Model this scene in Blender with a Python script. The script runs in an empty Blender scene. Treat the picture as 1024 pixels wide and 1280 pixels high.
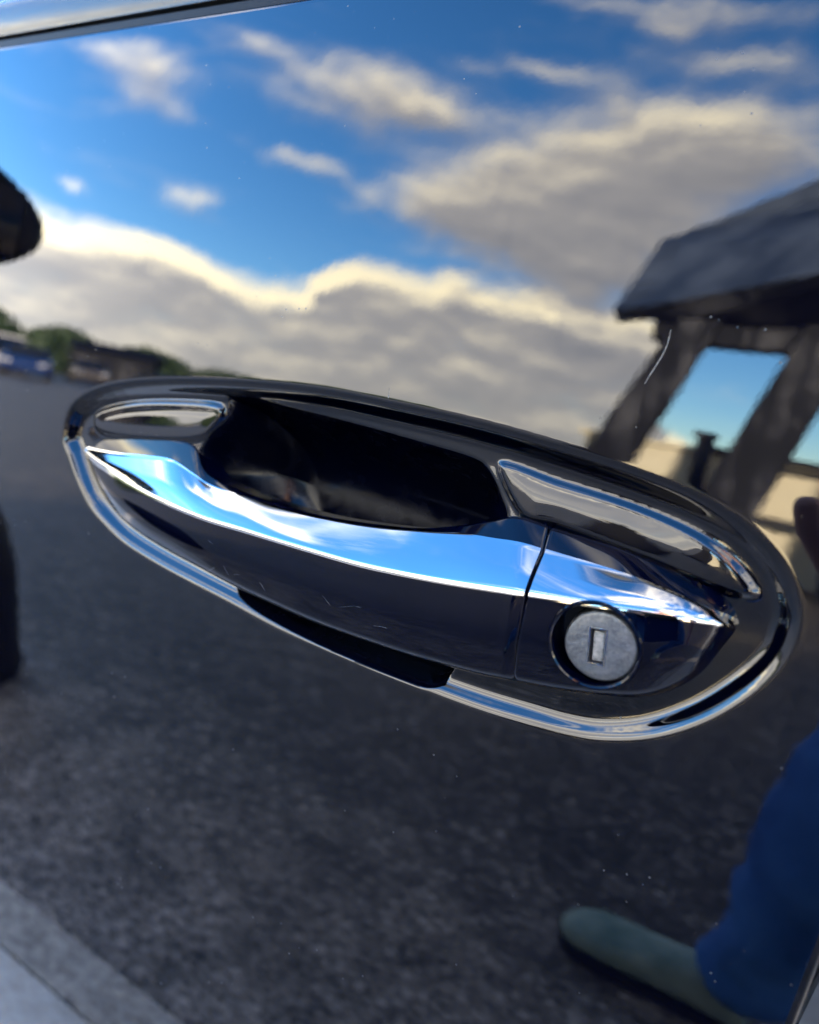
import bpy, bmesh, math, random
import numpy as np
from mathutils import Vector, Matrix

random.seed(7); rng = np.random.default_rng(7)
SC = bpy.context.scene
COL = SC.collection

# ------------------------------------------------------------------ camera
# World: X runs rearward along the car, -Y is out of the door, Z is up.
# The lens is 0.19 m from the door; pixel numbers below are of the 1024x1280 photo.
F = 955.0; DIST = 0.19; ZC = 0.93
def unit(v): v = np.array(v, float); return v/np.linalg.norm(v)
_a = unit([-1612, -409, F]); _b = unit([568, 5, F])
_X = -_a; _Y = unit(_b - _b.dot(_X)*_X); _Z = np.cross(_X, _Y)
CM = np.stack([_X, _Y, _Z])                 # camera axes -> world
CP = np.array([0.0, -DIST, ZC])
cam_d = bpy.data.cameras.new('camera'); cam = bpy.data.objects.new('camera', cam_d); COL.objects.link(cam)
cam_d.sensor_fit = 'HORIZONTAL'; cam_d.sensor_width = 36.0; cam_d.lens = 36.0*F/1024.0
cam_d.clip_start = 0.01; cam_d.clip_end = 3000
cam_d.dof.use_dof = True; cam_d.dof.focus_distance = 0.215; cam_d.dof.aperture_fstop = 10.0
mw = Matrix.Identity(4)
for i in range(3):
    mw[i][0] = CM[i, 0]; mw[i][1] = -CM[i, 1]; mw[i][2] = -CM[i, 2]; mw[i][3] = CP[i]
cam.matrix_world = mw
SC.camera = cam

# ------------------------------------------------------------------ light and sky
SUN_AZ = 25.0      # degrees from +Y towards +X: the sun stands behind the car
SUN_EL = 11.5
SC.view_settings.view_transform = 'Standard'; SC.view_settings.look = 'None'
SC.view_settings.exposure = 4.75; SC.view_settings.gamma = 1.0
sd = bpy.data.lights.new('sun', 'SUN'); sd.energy = 3.3; sd.angle = math.radians(4); sd.color = (1.0, 0.86, 0.68)
so = bpy.data.objects.new('sun', sd); COL.objects.link(so)
sv = Vector((math.sin(math.radians(SUN_AZ))*math.cos(math.radians(SUN_EL)), math.cos(math.radians(SUN_AZ))*math.cos(math.radians(SUN_EL)), math.sin(math.radians(SUN_EL))))
so.rotation_euler = sv.to_track_quat('Z', 'Y').to_euler(); so.location = (3, 5, 6)

class G:
    """small helper for shader node graphs"""
    def __init__(s, nt): s.nt = nt; s.N = nt.nodes; s.L = nt.links
    def node(s, t, **kw):
        n = s.N.new(t)
        for k, v in kw.items(): setattr(n, k, v)
        return n
    def put(s, sock, v):
        if isinstance(v, bpy.types.NodeSocket): s.L.new(v, sock)
        else: sock.default_value = v
    def m(s, op, a, b=0.0, c=0.0, clamp=False):
        n = s.N.new('ShaderNodeMath'); n.operation = op; n.use_clamp = clamp
        s.put(n.inputs[0], a); s.put(n.inputs[1], b); s.put(n.inputs[2], c); return n.outputs[0]
    def v(s, op, a, b=(0, 0, 0), out=0):
        n = s.N.new('ShaderNodeVectorMath'); n.operation = op
        s.put(n.inputs[0], a); s.put(n.inputs[1], b)
        return n.outputs['Value'] if op in ('DOT_PRODUCT', 'LENGTH') else n.outputs[0]
    def xyz(s, x, y, z=0.0):
        n = s.N.new('ShaderNodeCombineXYZ'); s.put(n.inputs[0], x); s.put(n.inputs[1], y); s.put(n.inputs[2], z); return n.outputs[0]
    def sep(s, v):
        n = s.N.new('ShaderNodeSeparateXYZ'); s.put(n.inputs[0], v); return n.outputs
    def noise(s, v, scale, detail=4.0, rough=0.5, dist=0.0):
        n = s.N.new('ShaderNodeTexNoise'); s.put(n.inputs['Vector'], v); n.inputs['Scale'].default_value = scale
        n.inputs['Detail'].default_value = detail; n.inputs['Roughness'].default_value = rough; n.inputs['Distortion'].default_value = dist
        return n.outputs['Fac'], n.outputs['Color']
    def smooth(s, x, lo, hi, a=0.0, b=1.0):
        n = s.N.new('ShaderNodeMapRange'); n.interpolation_type = 'SMOOTHSTEP'
        s.put(n.inputs['Value'], x); s.put(n.inputs['From Min'], lo); s.put(n.inputs['From Max'], hi); s.put(n.inputs['To Min'], a); s.put(n.inputs['To Max'], b)
        return n.outputs[0]
    def mix(s, f, a, b):
        n = s.N.new('ShaderNodeMix'); n.data_type = 'RGBA'
        s.put(n.inputs[0], f); s.put(n.inputs[6], a); s.put(n.inputs[7], b); return n.outputs[2]
    def ramp(s, f, stops):
        n = s.N.new('ShaderNodeValToRGB'); s.put(n.inputs[0], f)
        e = n.color_ramp.elements
        while len(e) < len(stops): e.new(0.5)
        for k, (p, c) in enumerate(stops): e[k].position = p; e[k].color = (*c, 1)
        return n.outputs[0]

W = bpy.data.worlds.new('World'); SC.world = W; W.use_nodes = True
W.cycles.sampling_method = 'NONE'
g = G(W.node_tree); g.N.clear()
out = g.node('ShaderNodeOutputWorld'); bg = g.node('ShaderNodeBackground'); bg.inputs['Strength'].default_value = 0.10
g.L.new(bg.outputs[0], out.inputs[0])
sky = g.node('ShaderNodeTexSky', sky_type='NISHITA'); sky.sun_disc = False
sky.sun_elevation = math.radians(SUN_EL); sky.sun_rotation = math.radians(SUN_AZ)
sky.air_density = 1.0; sky.dust_density = 0.1; sky.ozone_density = 3.5
tc = g.node('ShaderNodeTexCoord')
dirv = g.v('NORMALIZE', tc.outputs['Generated'])
# heaps of cloud: azimuth (0 = straight out of the door, negative = towards the car's nose), elevation, radii, weight
BLOBS = [(-55.5, 23.3, 4.8, 2.6, .78), (-59.5, 25.0, 4.5, 1.8, .42), (-50.5, 28.5, 4.0, 1.4, .42),
         (-41.0, 26.8, 6.6, 2.6, .85), (-35.8, 26.6, 3.4, 1.6, .6), 
         (-42.2, 20.8, 3.2, 1.0, .68), (-48.5, 15.2, 2.4, 1.3, .60), (-57.6, 14.0, 1.0, .8, .52),
         (-22.5, 23.0, 9.0, 5.6, 1.35), (-31.5, 19.5, 6.5, 2.8, .85), (-12.0, 27.5, 9.0, 3.8, 1.1), (-20.0, 16.0, 6.5, 5.0, 1.05),
         (-21.0, 36.0, 7.0, 1.5, .70), (-29.5, 31.2, 5.5, .8, .55), (-15.0, 33.3, 6.0, .9, .45), (8.0, 30.0, 10.0, 4.0, .7),
         (-76.0, 29.0, 8.0, 3.5, .8), (-84.0, 46.0, 9.0, 3.6, 1.2), (-35.0, 46.0, 12.0, 3.5, .7)]
BANK = [(-180, 7), (-110, 9), (-75, 12), (-62, 12.4), (-57, 10.9), (-50, 11.0), (-46, 10.1), (-41, 11.0), (-37.5, 13.7), (-30, 14.0), (-25, 14.4), (-21.5, 13.2), (-18.5, 13.0), (-15.0, 12.8), (-12.4, 3.4), (-9, 2.6), (0, 2.6), (30, 7), (60, 9), (180, 7)]
def cloud_field(d):
    x, y, z = g.sep(d)
    az = g.m('MULTIPLY', g.m('ARCTAN2', x, g.m('MULTIPLY', y, -1.0)), 57.2958)
    el = g.m('MULTIPLY', g.m('ARCSINE', g.m('MINIMUM', z, 0.9999)), 57.2958)
    _, wc = g.noise(d, 7.0, 4.0, 0.55)
    wx, wy, wz = g.sep(wc)
    az2 = g.m('ADD', az, g.m('MULTIPLY', g.m('SUBTRACT', wx, 0.5), 13.0))
    el2 = g.m('ADD', el, g.m('MULTIPLY', g.m('SUBTRACT', wy, 0.5), 5.0))
    P = g.xyz(az2, el2, 0.0)
    tot = None
    for (a, e, ra, re, w) in BLOBS:
        q = g.v('MULTIPLY', g.v('SUBTRACT', P, (a, e, 0)), (1/ra, 1/re, 0))
        t = g.m('MULTIPLY', g.m('EXPONENT', g.m('MULTIPLY', g.v('DOT_PRODUCT', q, q), -1.0)), w)
        tot = t if tot is None else g.m('ADD', tot, t)
    fc = g.node('ShaderNodeFloatCurve')
    cv = fc.mapping.curves[0]
    pts = [((a+180)/360, t/30) for a, t in BANK]
    cv.points[0].location = pts[0]; cv.points[1].location = pts[-1]
    for p in pts[1:-1]: cv.points.new(*p)
    fc.mapping.update()
    g.put(fc.inputs['Value'], g.m('ADD', g.m('MULTIPLY', az2, 1/360), 0.5))
    top = g.m('MULTIPLY', fc.outputs[0], 30.0)
    bank = g.m('MULTIPLY', g.m('ADD', g.m('SUBTRACT', top, el2), 1.2), 0.45)
    bank = g.m('MINIMUM', g.m('MAXIMUM', bank, 0.0), 1.25)
    n1, _ = g.noise(g.v('MULTIPLY', d, (1.0, 1.0, 2.4)), 11.0, 7.0, 0.56, 0.4)
    n0, _ = g.noise(g.v('MULTIPLY', d, (1.0, 1.0, 1.6)), 4.0, 3.0, 0.5)
    r = g.m('ADD', g.m('ADD', tot, bank), g.m('MULTIPLY', g.m('SUBTRACT', n1, 0.5), 0.95))
    r = g.m('ADD', r, g.m('MULTIPLY', g.m('SUBTRACT', n0, 0.5), 0.5))
    ng, _ = g.noise(g.v('MULTIPLY', d, (1.0, 1.0, 1.5)), 2.6, 3.0, 0.55)
    away = g.m('MAXIMUM', g.smooth(g.m('ABSOLUTE', g.m('ADD', az, 45.0)), 48.0, 66.0), g.smooth(el, 62.0, 74.0))
    return g.m('ADD', r, g.m('MULTIPLY', g.m('MULTIPLY', g.smooth(ng, 0.40, 0.66), 1.1), away)), el, n1
f0, el0, nz = cloud_field(dirv)
f1, _, _ = cloud_field(g.v('NORMALIZE', g.v('ADD', dirv, (-0.014, 0.0, 0.026))))
mask = g.smooth(f0, 0.06, 1.25)
mask = g.m('MULTIPLY', mask, 0.97)
lit = g.m('ADD', g.m('MULTIPLY', g.m('SUBTRACT', f0, f1), 0.95), 0.38, clamp=True)
thin = g.smooth(f0, 0.4, 1.5, 0.30, 0.0)
lit = g.m('MULTIPLY', g.m('ADD', lit, thin, clamp=True), g.smooth(el0, 12.0, 22.0, 1.0, 0.80))
ccol = g.ramp(lit, [(0.0, (1.9, 1.9, 2.05)), (0.40, (2.9, 2.75, 2.65)), (0.68, (5.2, 4.7, 3.8)), (1.0, (9.0, 7.8, 5.2))])
hs = g.node('ShaderNodeHueSaturation'); hs.inputs['Saturation'].default_value = 1.18; hs.inputs['Value'].default_value = 0.92; hs.inputs['Hue'].default_value = 0.506
g.L.new(sky.outputs[0], hs.inputs['Color'])
g.put(bg.inputs['Color'], g.mix(mask, hs.outputs[0], ccol))

# ------------------------------------------------------------------ helpers
MATS = {}
def mat(name, base=(0.5, 0.5, 0.5), rough=0.5, metal=0.0, ior=1.5, spec=0.5, build=None):
    if name in MATS: return MATS[name]
    M = bpy.data.materials.new(name); M.use_nodes = True
    gg = G(M.node_tree); b = gg.N['Principled BSDF']
    b.inputs['Base Color'].default_value = (*base, 1); b.inputs['Roughness'].default_value = rough
    b.inputs['Metallic'].default_value = metal; b.inputs['IOR'].default_value = ior
    b.inputs['Specular IOR Level'].default_value = spec
    if build: build(gg, b)
    MATS[name] = M; return M
def objc(gg): return gg.node('ShaderNodeTexCoord').outputs['Object']
def bump(gg, b, h, strength, dist=0.01):
    n = gg.node('ShaderNodeBump'); n.inputs['Strength'].default_value = strength; n.inputs['Distance'].default_value = dist
    gg.put(n.inputs['Height'], h); gg.L.new(n.outputs[0], b.inputs['Normal'])
def vary(c1, c2, scale, bstr=0.0, bdist=0.01, detail=5.0, rough=None):
    def f(gg, b):
        n, _ = gg.noise(objc(gg), scale, detail, 0.6)
        gg.put(b.inputs['Base Color'], gg.ramp(n, [(0.3, c1), (0.7, c2)]))
        if bstr: bump(gg, b, n, bstr, bdist)
        if rough: gg.put(b.inputs['Roughness'], gg.smooth(n, 0.3, 0.7, rough[0], rough[1]))
    return f

def link(name, me, m=None, parent=None):
    o = bpy.data.objects.new(name, me); COL.objects.link(o)
    if m is not None and me is not None: me.materials.append(m)
    if parent is not None: o.parent = parent
    return o
def tag(o, label=None, cat=None, group=None, kind=None):
    if label: o['label'] = label
    if cat: o['category'] = cat
    if group: o['group'] = group
    if kind: o['kind'] = kind
    return o
def empty(name, loc=(0, 0, 0), rz=0.0):
    o = bpy.data.objects.new(name, None); COL.objects.link(o); o.location = loc; o.rotation_euler = (0, 0, rz); o.empty_display_size = 0.1; return o
def to_mesh(bm, name, smooth=None, recalc=True):
    if recalc: bmesh.ops.recalc_face_normals(bm, faces=bm.faces)
    me = bpy.data.meshes.new(name); bm.to_mesh(me); bm.free()
    if smooth is not None:
        me.polygons.foreach_set('use_smooth', [True]*len(me.polygons))
        if smooth < 180: me.set_sharp_from_angle(angle=math.radians(smooth))
    return me
def bx(bm, lo, hi, bevel=0.0, segs=2):
    lo = Vector(lo); hi = Vector(hi); c = (lo+hi)/2; s = hi-lo
    r = bmesh.ops.create_cube(bm, size=1.0, matrix=Matrix.Translation(c) @ Matrix.Diagonal((s.x, s.y, s.z, 1)))
    if bevel:
        es = {e for v in r['verts'] for e in v.link_edges}
        bmesh.ops.bevel(bm, geom=list(es), offset=bevel, segments=segs, affect='EDGES', profile=0.5)
def cyl(bm, p0, p1, r0, r1=None, seg=24, caps=True):
    p0 = Vector(p0); p1 = Vector(p1); d = p1-p0
    m = Matrix.Translation((p0+p1)/2) @ d.to_track_quat('Z', 'Y').to_matrix().to_4x4()
    return bmesh.ops.create_cone(bm, cap_ends=caps, segments=seg, radius1=r0, radius2=r0 if r1 is None else r1, depth=d.length, matrix=m)
def prism(bm, poly, y0, y1, inset=0.0):
    """outline in x,z pushed from y0 to y1"""
    cx = sum(p[0] for p in poly)/len(poly); cz = sum(p[1] for p in poly)/len(poly)
    a = [bm.verts.new((x, y0, z)) for x, z in poly]; b = [bm.verts.new((x, y1, z)) for x, z in poly]
    bm.faces.new(a); bm.faces.new(b[::-1])
    for i in range(len(poly)):
        j = (i+1) % len(poly); bm.faces.new((a[i], b[i], b[j], a[j]))

def pray(px, py): return CM @ unit([px-512, py-640, F])
def unproj(px, py, n=0.0):
    """point at n metres in front of the door plane seen at this photo pixel"""
    d = pray(px, py); t = (-n-CP[1])/d[1]; return CP+t*d
PR = 1.6; PW = 0.93
def panel_y(z): return (z-PW)**2/(2*PR)
def mirror_ray(px, py):
    d = pray(px, py); t = -CP[1]/d[1]
    for _ in range(6):
        p = CP+t*d; t = (panel_y(p[2])-CP[1])/d[1]
    p = CP+t*d; nn = unit([0, -1, (p[2]-PW)/PR]); return p, d-2*d.dot(nn)*nn
def seen_at(px, py, Y):
    """where a thing standing in the plane y = Y must be to show at this pixel of the paint"""
    p, r = mirror_ray(px, py); return p+(Y-p[1])/r[1]*r
def catmull(P, n, closed=False):
    P = np.array(P, float); k = len(P); m = k if closed else k-1
    t = np.linspace(0, m, n, endpoint=not closed); i = np.minimum(t.astype(int), m-1); f = (t-i)[:, None]
    def at(j): return P[j % k] if closed else P[np.clip(j, 0, k-1)]
    p0, p1, p2, p3 = at(i-1), at(i), at(i+1), at(i+2)
    return 0.5*(2*p1+(p2-p0)*f+(2*p0-5*p1+4*p2-p3)*f**2+(3*p1-p0-3*p2+p3)*f**3)
def sdf(poly, U, V):
    """signed distance (positive inside) to a polygon"""
    d2 = np.full(U.shape, 1e9); ins = np.zeros(U.shape, bool); n = len(poly)
    for i in range(n):
        ax, ay = poly[i]; bx_, by = poly[(i+1) % n]
        ex, ey = bx_-ax, by-ay; wx, wy = U-ax, V-ay
        t = np.clip((wx*ex+wy*ey)/(ex*ex+ey*ey+1e-18), 0, 1)
        d2 = np.minimum(d2, (wx-t*ex)**2+(wy-t*ey)**2)
        c = (ay > V) != (by > V)
        with np.errstate(divide='ignore', invalid='ignore'):
            xi = (bx_-ax)*(V-ay)/(by-ay)+ax
        ins ^= c & (U < xi)
    return np.where(ins, 1, -1)*np.sqrt(d2)

# ------------------------------------------------------------------ materials
def paint_build(gg, b):
    c = objc(gg)
    n, _ = gg.noise(c, 210.0, 2.0, 0.5)
    n2, _ = gg.noise(gg.v('MULTIPLY', c, (1, 1, .35)), 90.0, 2.0, 0.5)
    bump(gg, b, gg.m('ADD', n, gg.m('MULTIPLY', n2, 1.6)), 0.05, 0.00010)
    # specks of dust
    v = gg.node('ShaderNodeTexVoronoi'); gg.put(v.inputs['Vector'], c); v.inputs['Scale'].default_value = 260.0
    k, _ = gg.noise(c, 38.0, 3.0, 0.6)
    dust = gg.m('MULTIPLY', gg.smooth(v.outputs['Distance'], 0.05, 0.10, 1.0, 0.0), gg.smooth(k, 0.50, 0.62))
    gg.put(b.inputs['Base Color'], gg.mix(dust, (0.00012, 0.0003, 0.0018, 1), (0.035, 0.035, 0.038, 1)))
    gg.put(b.inputs['Roughness'], gg.m('ADD', gg.m('MULTIPLY', dust, 0.4), 0.012))
PAINT = mat('black_paint', (0.0015, 0.0018, 0.006), 0.012, ior=1.5, build=paint_build)
GRIP = mat('black_grip_lacquer', (0.0002, 0.0006, 0.004), 0.03, ior=1.29, build=vary((0.00015, 0.0005, 0.0032), (0.0003, 0.0008, 0.0050), 300, 0.02, 0.00005, rough=(0.02, 0.06)))
def chrome_build(gg, b):
    n, _ = gg.noise(gg.v('MULTIPLY', objc(gg), (0.12, 1, 1)), 900.0, 3.0, 0.6)
    gg.put(b.inputs['Roughness'], gg.smooth(n, 0.35, 0.75, 0.03, 0.09))
CHROME = mat('chrome', (0.31, 0.305, 0.30), 0.05, 1.0, build=chrome_build)
def satin_build(gg, b):
    n, _ = gg.noise(objc(gg), 1400.0, 4.0, 0.65); k, _ = gg.noise(objc(gg), 240.0, 3.0, 0.6)
    gg.put(b.inputs['Base Color'], gg.ramp(gg.m('MULTIPLY', gg.m('ADD', n, k), 0.5), [(0.35, (0.15, 0.155, 0.155)), (0.62, (0.31, 0.31, 0.30))]))
    gg.put(b.inputs['Roughness'], gg.smooth(n, 0.3, 0.7, 0.32, 0.55))
    bump(gg, b, n, 0.25, 0.0001)
SATIN = mat('brushed_steel', (0.5, 0.5, 0.5), 0.4, 1.0, build=satin_build)
RUBBER = mat('black_rubber', (0.012, 0.013, 0.016), 0.5, build=vary((0.010, 0.011, 0.014), (0.02, 0.02, 0.024), 300, 0.2, 0.0003))
GLASS = mat('tinted_glass', (0.004, 0.005, 0.006), 0.01, ior=1.6, build=vary((0.003, 0.004, 0.005), (0.006, 0.007, 0.008), 3))
TYRE = mat('tyre_rubber', (0.02, 0.02, 0.02), 0.75, build=vary((0.015, 0.015, 0.016), (0.03, 0.03, 0.03), 40, 0.3, 0.003))
ALLOY = mat('alloy', (0.5, 0.5, 0.52), 0.3, 1.0, build=vary((0.42, 0.42, 0.44), (0.55, 0.55, 0.57), 8))

# ------------------------------------------------------------------ ground
def asphalt_build(gg, b):
    c = objc(gg)
    def stones(scale):
        v = gg.node('ShaderNodeTexVoronoi'); gg.put(v.inputs['Vector'], c); v.inputs['Scale'].default_value = scale
        return v.outputs['Distance'], gg.sep(v.outputs['Color'])
    d1, c1 = stones(48.0); d2, c2 = stones(110.0)
    n, _ = gg.noise(c, 1.1, 6.0, 0.6); n2, _ = gg.noise(c, 7.0, 4.0, 0.65)
    chip = gg.m('MULTIPLY', gg.smooth(c1[0], 0.45, 0.95), gg.smooth(d1, 0.30, 0.62, 1.0, 0.0))
    chip2 = gg.m('MULTIPLY', gg.smooth(c2[0], 0.40, 0.95), gg.smooth(d2, 0.30, 0.6, 0.7, 0.0))
    base = gg.ramp(gg.m('MULTIPLY', gg.m('ADD', n, n2), 0.5), [(0.34, (0.0046, 0.0037, 0.0032)), (0.62, (0.042, 0.035, 0.029))])
    grit = gg.smooth(gg.m('ADD', gg.sep(c)[1], gg.m('MULTIPLY', n2, 0.6)), -1.05, -0.05)      # loose grit gathers along the kerb
    base = gg.mix(gg.m('MULTIPLY', gg.m('MULTIPLY', grit, gg.smooth(n2, 0.25, 0.75, 0.25, 0.85)), gg.m('ADD', 0.10, gg.m('MULTIPLY', c2[1], 0.95))), base, (0.58, 0.48, 0.39, 1))
    f = gg.m('MULTIPLY', gg.m('MAXIMUM', chip, chip2), gg.m('ADD', 0.8, gg.m('MULTIPLY', grit, 0.6)))
    gg.put(b.inputs['Base Color'], gg.mix(gg.m('MULTIPLY', f, gg.smooth(n2, 0.3, 0.7, 0.35, 0.9)), base, (0.52, 0.44, 0.37, 1)))
    h = gg.m('ADD', gg.m('MULTIPLY', d1, -0.5), gg.m('MULTIPLY', n2, 0.3))
    bump(gg, b, h, 0.6, 0.010)
ASPH = mat('asphalt', (0.05, 0.05, 0.05), 0.55, build=asphalt_build)
CONC = mat('kerb_concrete', (0.4, 0.4, 0.4), 0.8, build=vary((0.26, 0.235, 0.20), (0.80, 0.72, 0.62), 55, 0.5, 0.01, 8.0))
SLAB = mat('pale_slab', (0.6, 0.6, 0.6), 0.8, build=vary((0.66, 0.60, 0.53), (0.96, 0.90, 0.81), 45, 0.5, 0.01, 8.0))
def flat(name, x0, x1, y0, y1, z0, z1, m, bev=0.0):
    bm = bmesh.new(); bx(bm, (x0, y0, z0), (x1, y1, z1), bev); return tag(link(name, to_mesh(bm, name), m), kind='structure')
bm = bmesh.new()
vs = [bm.verts.new(p) for p in ((-700, -700, 0), (700, -700, 0), (700, 700, 0), (-700, 700, 0))]; bm.faces.new(vs)
tag(link('asphalt_ground', to_mesh(bm, 'asphalt_ground'), ASPH), kind='structure')
flat('kerb', -14, 14, -0.29, -0.192, -0.02, 0.012, CONC, 0.003)
flat('pavement', -14, 14, -0.189, 0.9, -0.02, 0.011, SLAB, 0.002)

# ------------------------------------------------------------------ the car
CAR = empty('car', (0, 0, 0))
tag(CAR, 'glossy black car with a chrome trimmed door handle in an oval recess', 'car')
ZTOP = 1.0585
OUT_PX = [(75, 545), (88, 503), (130, 479), (200, 470), (300, 472), (400, 481), (500, 500), (600, 522), (700, 550), (800, 582), (880, 614), (945, 656),
          (988, 705), (1008, 762), (1003, 802), (985, 838), (950, 872), (900, 904), (850, 924), (800, 934), (745, 934), (700, 926), (655, 913), (600, 896), (540, 874), (465, 843),
          (354, 797), (280, 757), (235, 733), (190, 708), (149, 681), (123, 655), (106, 633), (93, 605), (82, 572)]
OUT3 = np.array([unproj(x, y, 0.0) for x, y in OUT_PX])[:, [0, 2]]
OUTL = catmull(OUT3, 150, True)
BOWL_PX = [(293, 494), (292, 508), (286, 524), (268, 545), (256, 566), (252, 600), (262, 650), (290, 705), (318, 750), (370, 784), (450, 823), (520, 851), (552, 858),
           (575, 842), (598, 800), (622, 730), (643, 655), (636, 622), (618, 586), (598, 570), (540, 552), (450, 527), (370, 507), (320, 496)]
BOWL3 = np.array([unproj(x, y, -0.008) for x, y in BOWL_PX])[:, [0, 2]]
BOWLL = catmull(BOWL3, 110, True)
umin, umax = OUTL[:, 0].min()-0.006, OUTL[:, 0].max()+0.004
zmin, zmax = OUTL[:, 1].min()-0.006, OUTL[:, 1].max()+0.006
def spread(a, b, h0, grow=1.35, hmax=0.03):
    s = 1 if b > a else -1; r = []; x = a; h = h0
    while True:
        h = min(h*grow, hmax); x += s*h
        if s*(b-x) < h*0.6: break
        r.append(x)
    r.append(b); return np.array(r)
HU = 0.00052
us = np.concatenate([spread(umin, -0.98, HU)[::-1], np.arange(umin, umax, HU), [umax]])
zs = np.concatenate([spread(zmin, 0.30, HU)[::-1], np.arange(zmin, zmax, HU), spread(zmax, ZTOP, HU)])
def shut(z): return 0.0128+0.075*(z-0.8335)+0.9*np.maximum(z-0.86, 0)**1.3
nright = 10
UU, ZZ = np.meshgrid(us, zs, indexing='ij')
def smoother(t): t = np.clip(t, 0, 1); return t*t*t*(t*(6*t-15)+10)
PAD_PX = [[(128, 510), (180, 499), (262, 501), (280, 513), (270, 536), (246, 552), (180, 552), (128, 543), (118, 526)],
          [(621, 577), (700, 600), (800, 632), (880, 668), (930, 708), (950, 745), (905, 742), (800, 700), (700, 662), (650, 645)]]
PADS = [catmull(np.array([unproj(x, y, -0.0045) for x, y in P])[:, [0, 2]], 70, True) for P in PAD_PX]
AXU = [-0.28, -0.15, 0.0]; AXZ = [0.905, 0.902, 0.900]
def depth(U, Z):
    s = sdf(OUTL, U, Z); sb = sdf(BOWLL, U, Z)
    wd = 0.0086
    f = np.clip((U+0.275)/0.27, 0, 1)
    w = smoother(s/wd)
    f2 = smoother((U+0.052)/0.046); f3 = smoother((U+0.085)/0.07)
    zmid = np.interp(U, AXU, AXZ)
    d = (0.0042-0.0009*f3)*w
    # floor leans back at the top; a soft pad bulges on each side of the scoop
    d = d + w*np.clip(s/0.012, 0, 1)*((0.065-f2*0.175)*smoother((Z-zmid)/0.012+0.5)+(0.065-f2*0.075)*(1-smoother((Z-zmid)/0.012+0.5)))*(Z-zmid)
    for P in PADS:
        sp = sdf(P, U, Z)
        d = d - 0.0010*smoother((sp+0.0006)/0.0030)*w - 0.0005*np.clip(sp/0.006, 0, 1)**0.5*w*(sp > 0)
    t = np.clip(sb/0.028, 0, 1)
    d = d + 0.034*(1-(1-t)**2.4)*smoother(sb/0.0042)*np.clip(s/0.004, 0, 1)
    return d, s, sb
DEP, SS, SB = depth(UU, ZZ)
YY = panel_y(ZZ)+DEP
# right margin up to the shut line, then the folded edge
frac = np.linspace(0, 1, nright+1)[1:]
edge = [(0.0006, 0.0003), (0.0010, 0.0011), (0.0011, 0.004), (0.0011, 0.014)]
Xc = [umax+(shut(zs)-umax)*f for f in frac]; Yc = [panel_y(zs)]*nright
for dx, dy in edge: Xc.append(shut(zs)+dx); Yc.append(panel_y(zs)+dy)
XF = np.concatenate([UU, np.array(Xc)], 0); YF = np.concatenate([YY, np.array(Yc)], 0)
ZF = np.concatenate([ZZ, np.tile(zs, (len(Xc), 1))], 0)
SF = np.concatenate([SS, np.full((len(Xc), len(zs)), -1.0)], 0); BF = np.concatenate([SB, np.full((len(Xc), len(zs)), -1.0)], 0)
# rounded top edge under the window trim
tops = [(0.0004, 0.0012), (0.0016, 0.0021), (0.004, 0.0024), (0.02, 0.0024)]
XF = np.concatenate([XF]+[XF[:, -1:]]*len(tops), 1)
YF = np.concatenate([YF]+[YF[:, -1:]+dy for dy, dz in tops], 1)
ZF = np.concatenate([ZF]+[ZF[:, -1:]+dz for dy, dz in tops], 1)
SF = np.concatenate([SF]+[SF[:, -1:]*0-1 for _ in tops], 1); BF = np.concatenate([BF]+[BF[:, -1:]*0-1 for _ in tops], 1)
nu, nz_ = XF.shape
verts = np.stack([XF, YF, ZF], -1).reshape(-1, 3)
ii = np.arange(nu*nz_).reshape(nu, nz_)
quads = np.stack([ii[:-1, :-1], ii[1:, :-1], ii[1:, 1:], ii[:-1, 1:]], -1).reshape(-1, 4)
# vertex normals of the whole pressing, kept on both pieces
fn = np.cross(verts[quads[:, 2]]-verts[quads[:, 0]], verts[quads[:, 3]]-verts[quads[:, 1]])
vn = np.zeros_like(verts)
for k in range(4): np.add.at(vn, quads[:, k], fn)
vn /= np.linalg.norm(vn, axis=1)[:, None]+1e-20
inside = SF.reshape(-1)[quads].mean(1) > 0.0; scoop = BF.reshape(-1)[quads].mean(1) > 0.0009
def sub_mesh(name, sel, m):
    q = quads[sel]; used = np.unique(q); mp = np.full(len(verts), -1); mp[used] = np.arange(len(used))
    me = bpy.data.meshes.new(name); me.from_pydata(verts[used], [], mp[q].tolist()); me.update()
    me.polygons.foreach_set('use_smooth', [True]*len(q))
    me.normals_split_custom_set_from_vertices([tuple(v) for v in vn[used]])
    return link(name, me, m, CAR)
sub_mesh('door_panel', ~inside, PAINT)
o = sub_mesh('handle_recess', inside & ~scoop, PAINT); o['label'] = 'shallow oval recess around the handle'
SCOOP = mat('scoop_dulled_paint', (0.002, 0.0025, 0.006), 0.25, ior=1.3, spec=0.3, build=vary((0.0002, 0.0005, 0.0030), (0.0004, 0.0009, 0.0046), 120, 0.05, 0.0003, rough=(0.12, 0.3)))  # same paint made duller, so the scoop's shade is put into the material
o = sub_mesh('finger_scoop', inside & scoop, SCOOP); o['label'] = 'deep dark finger scoop behind the handle'

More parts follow.
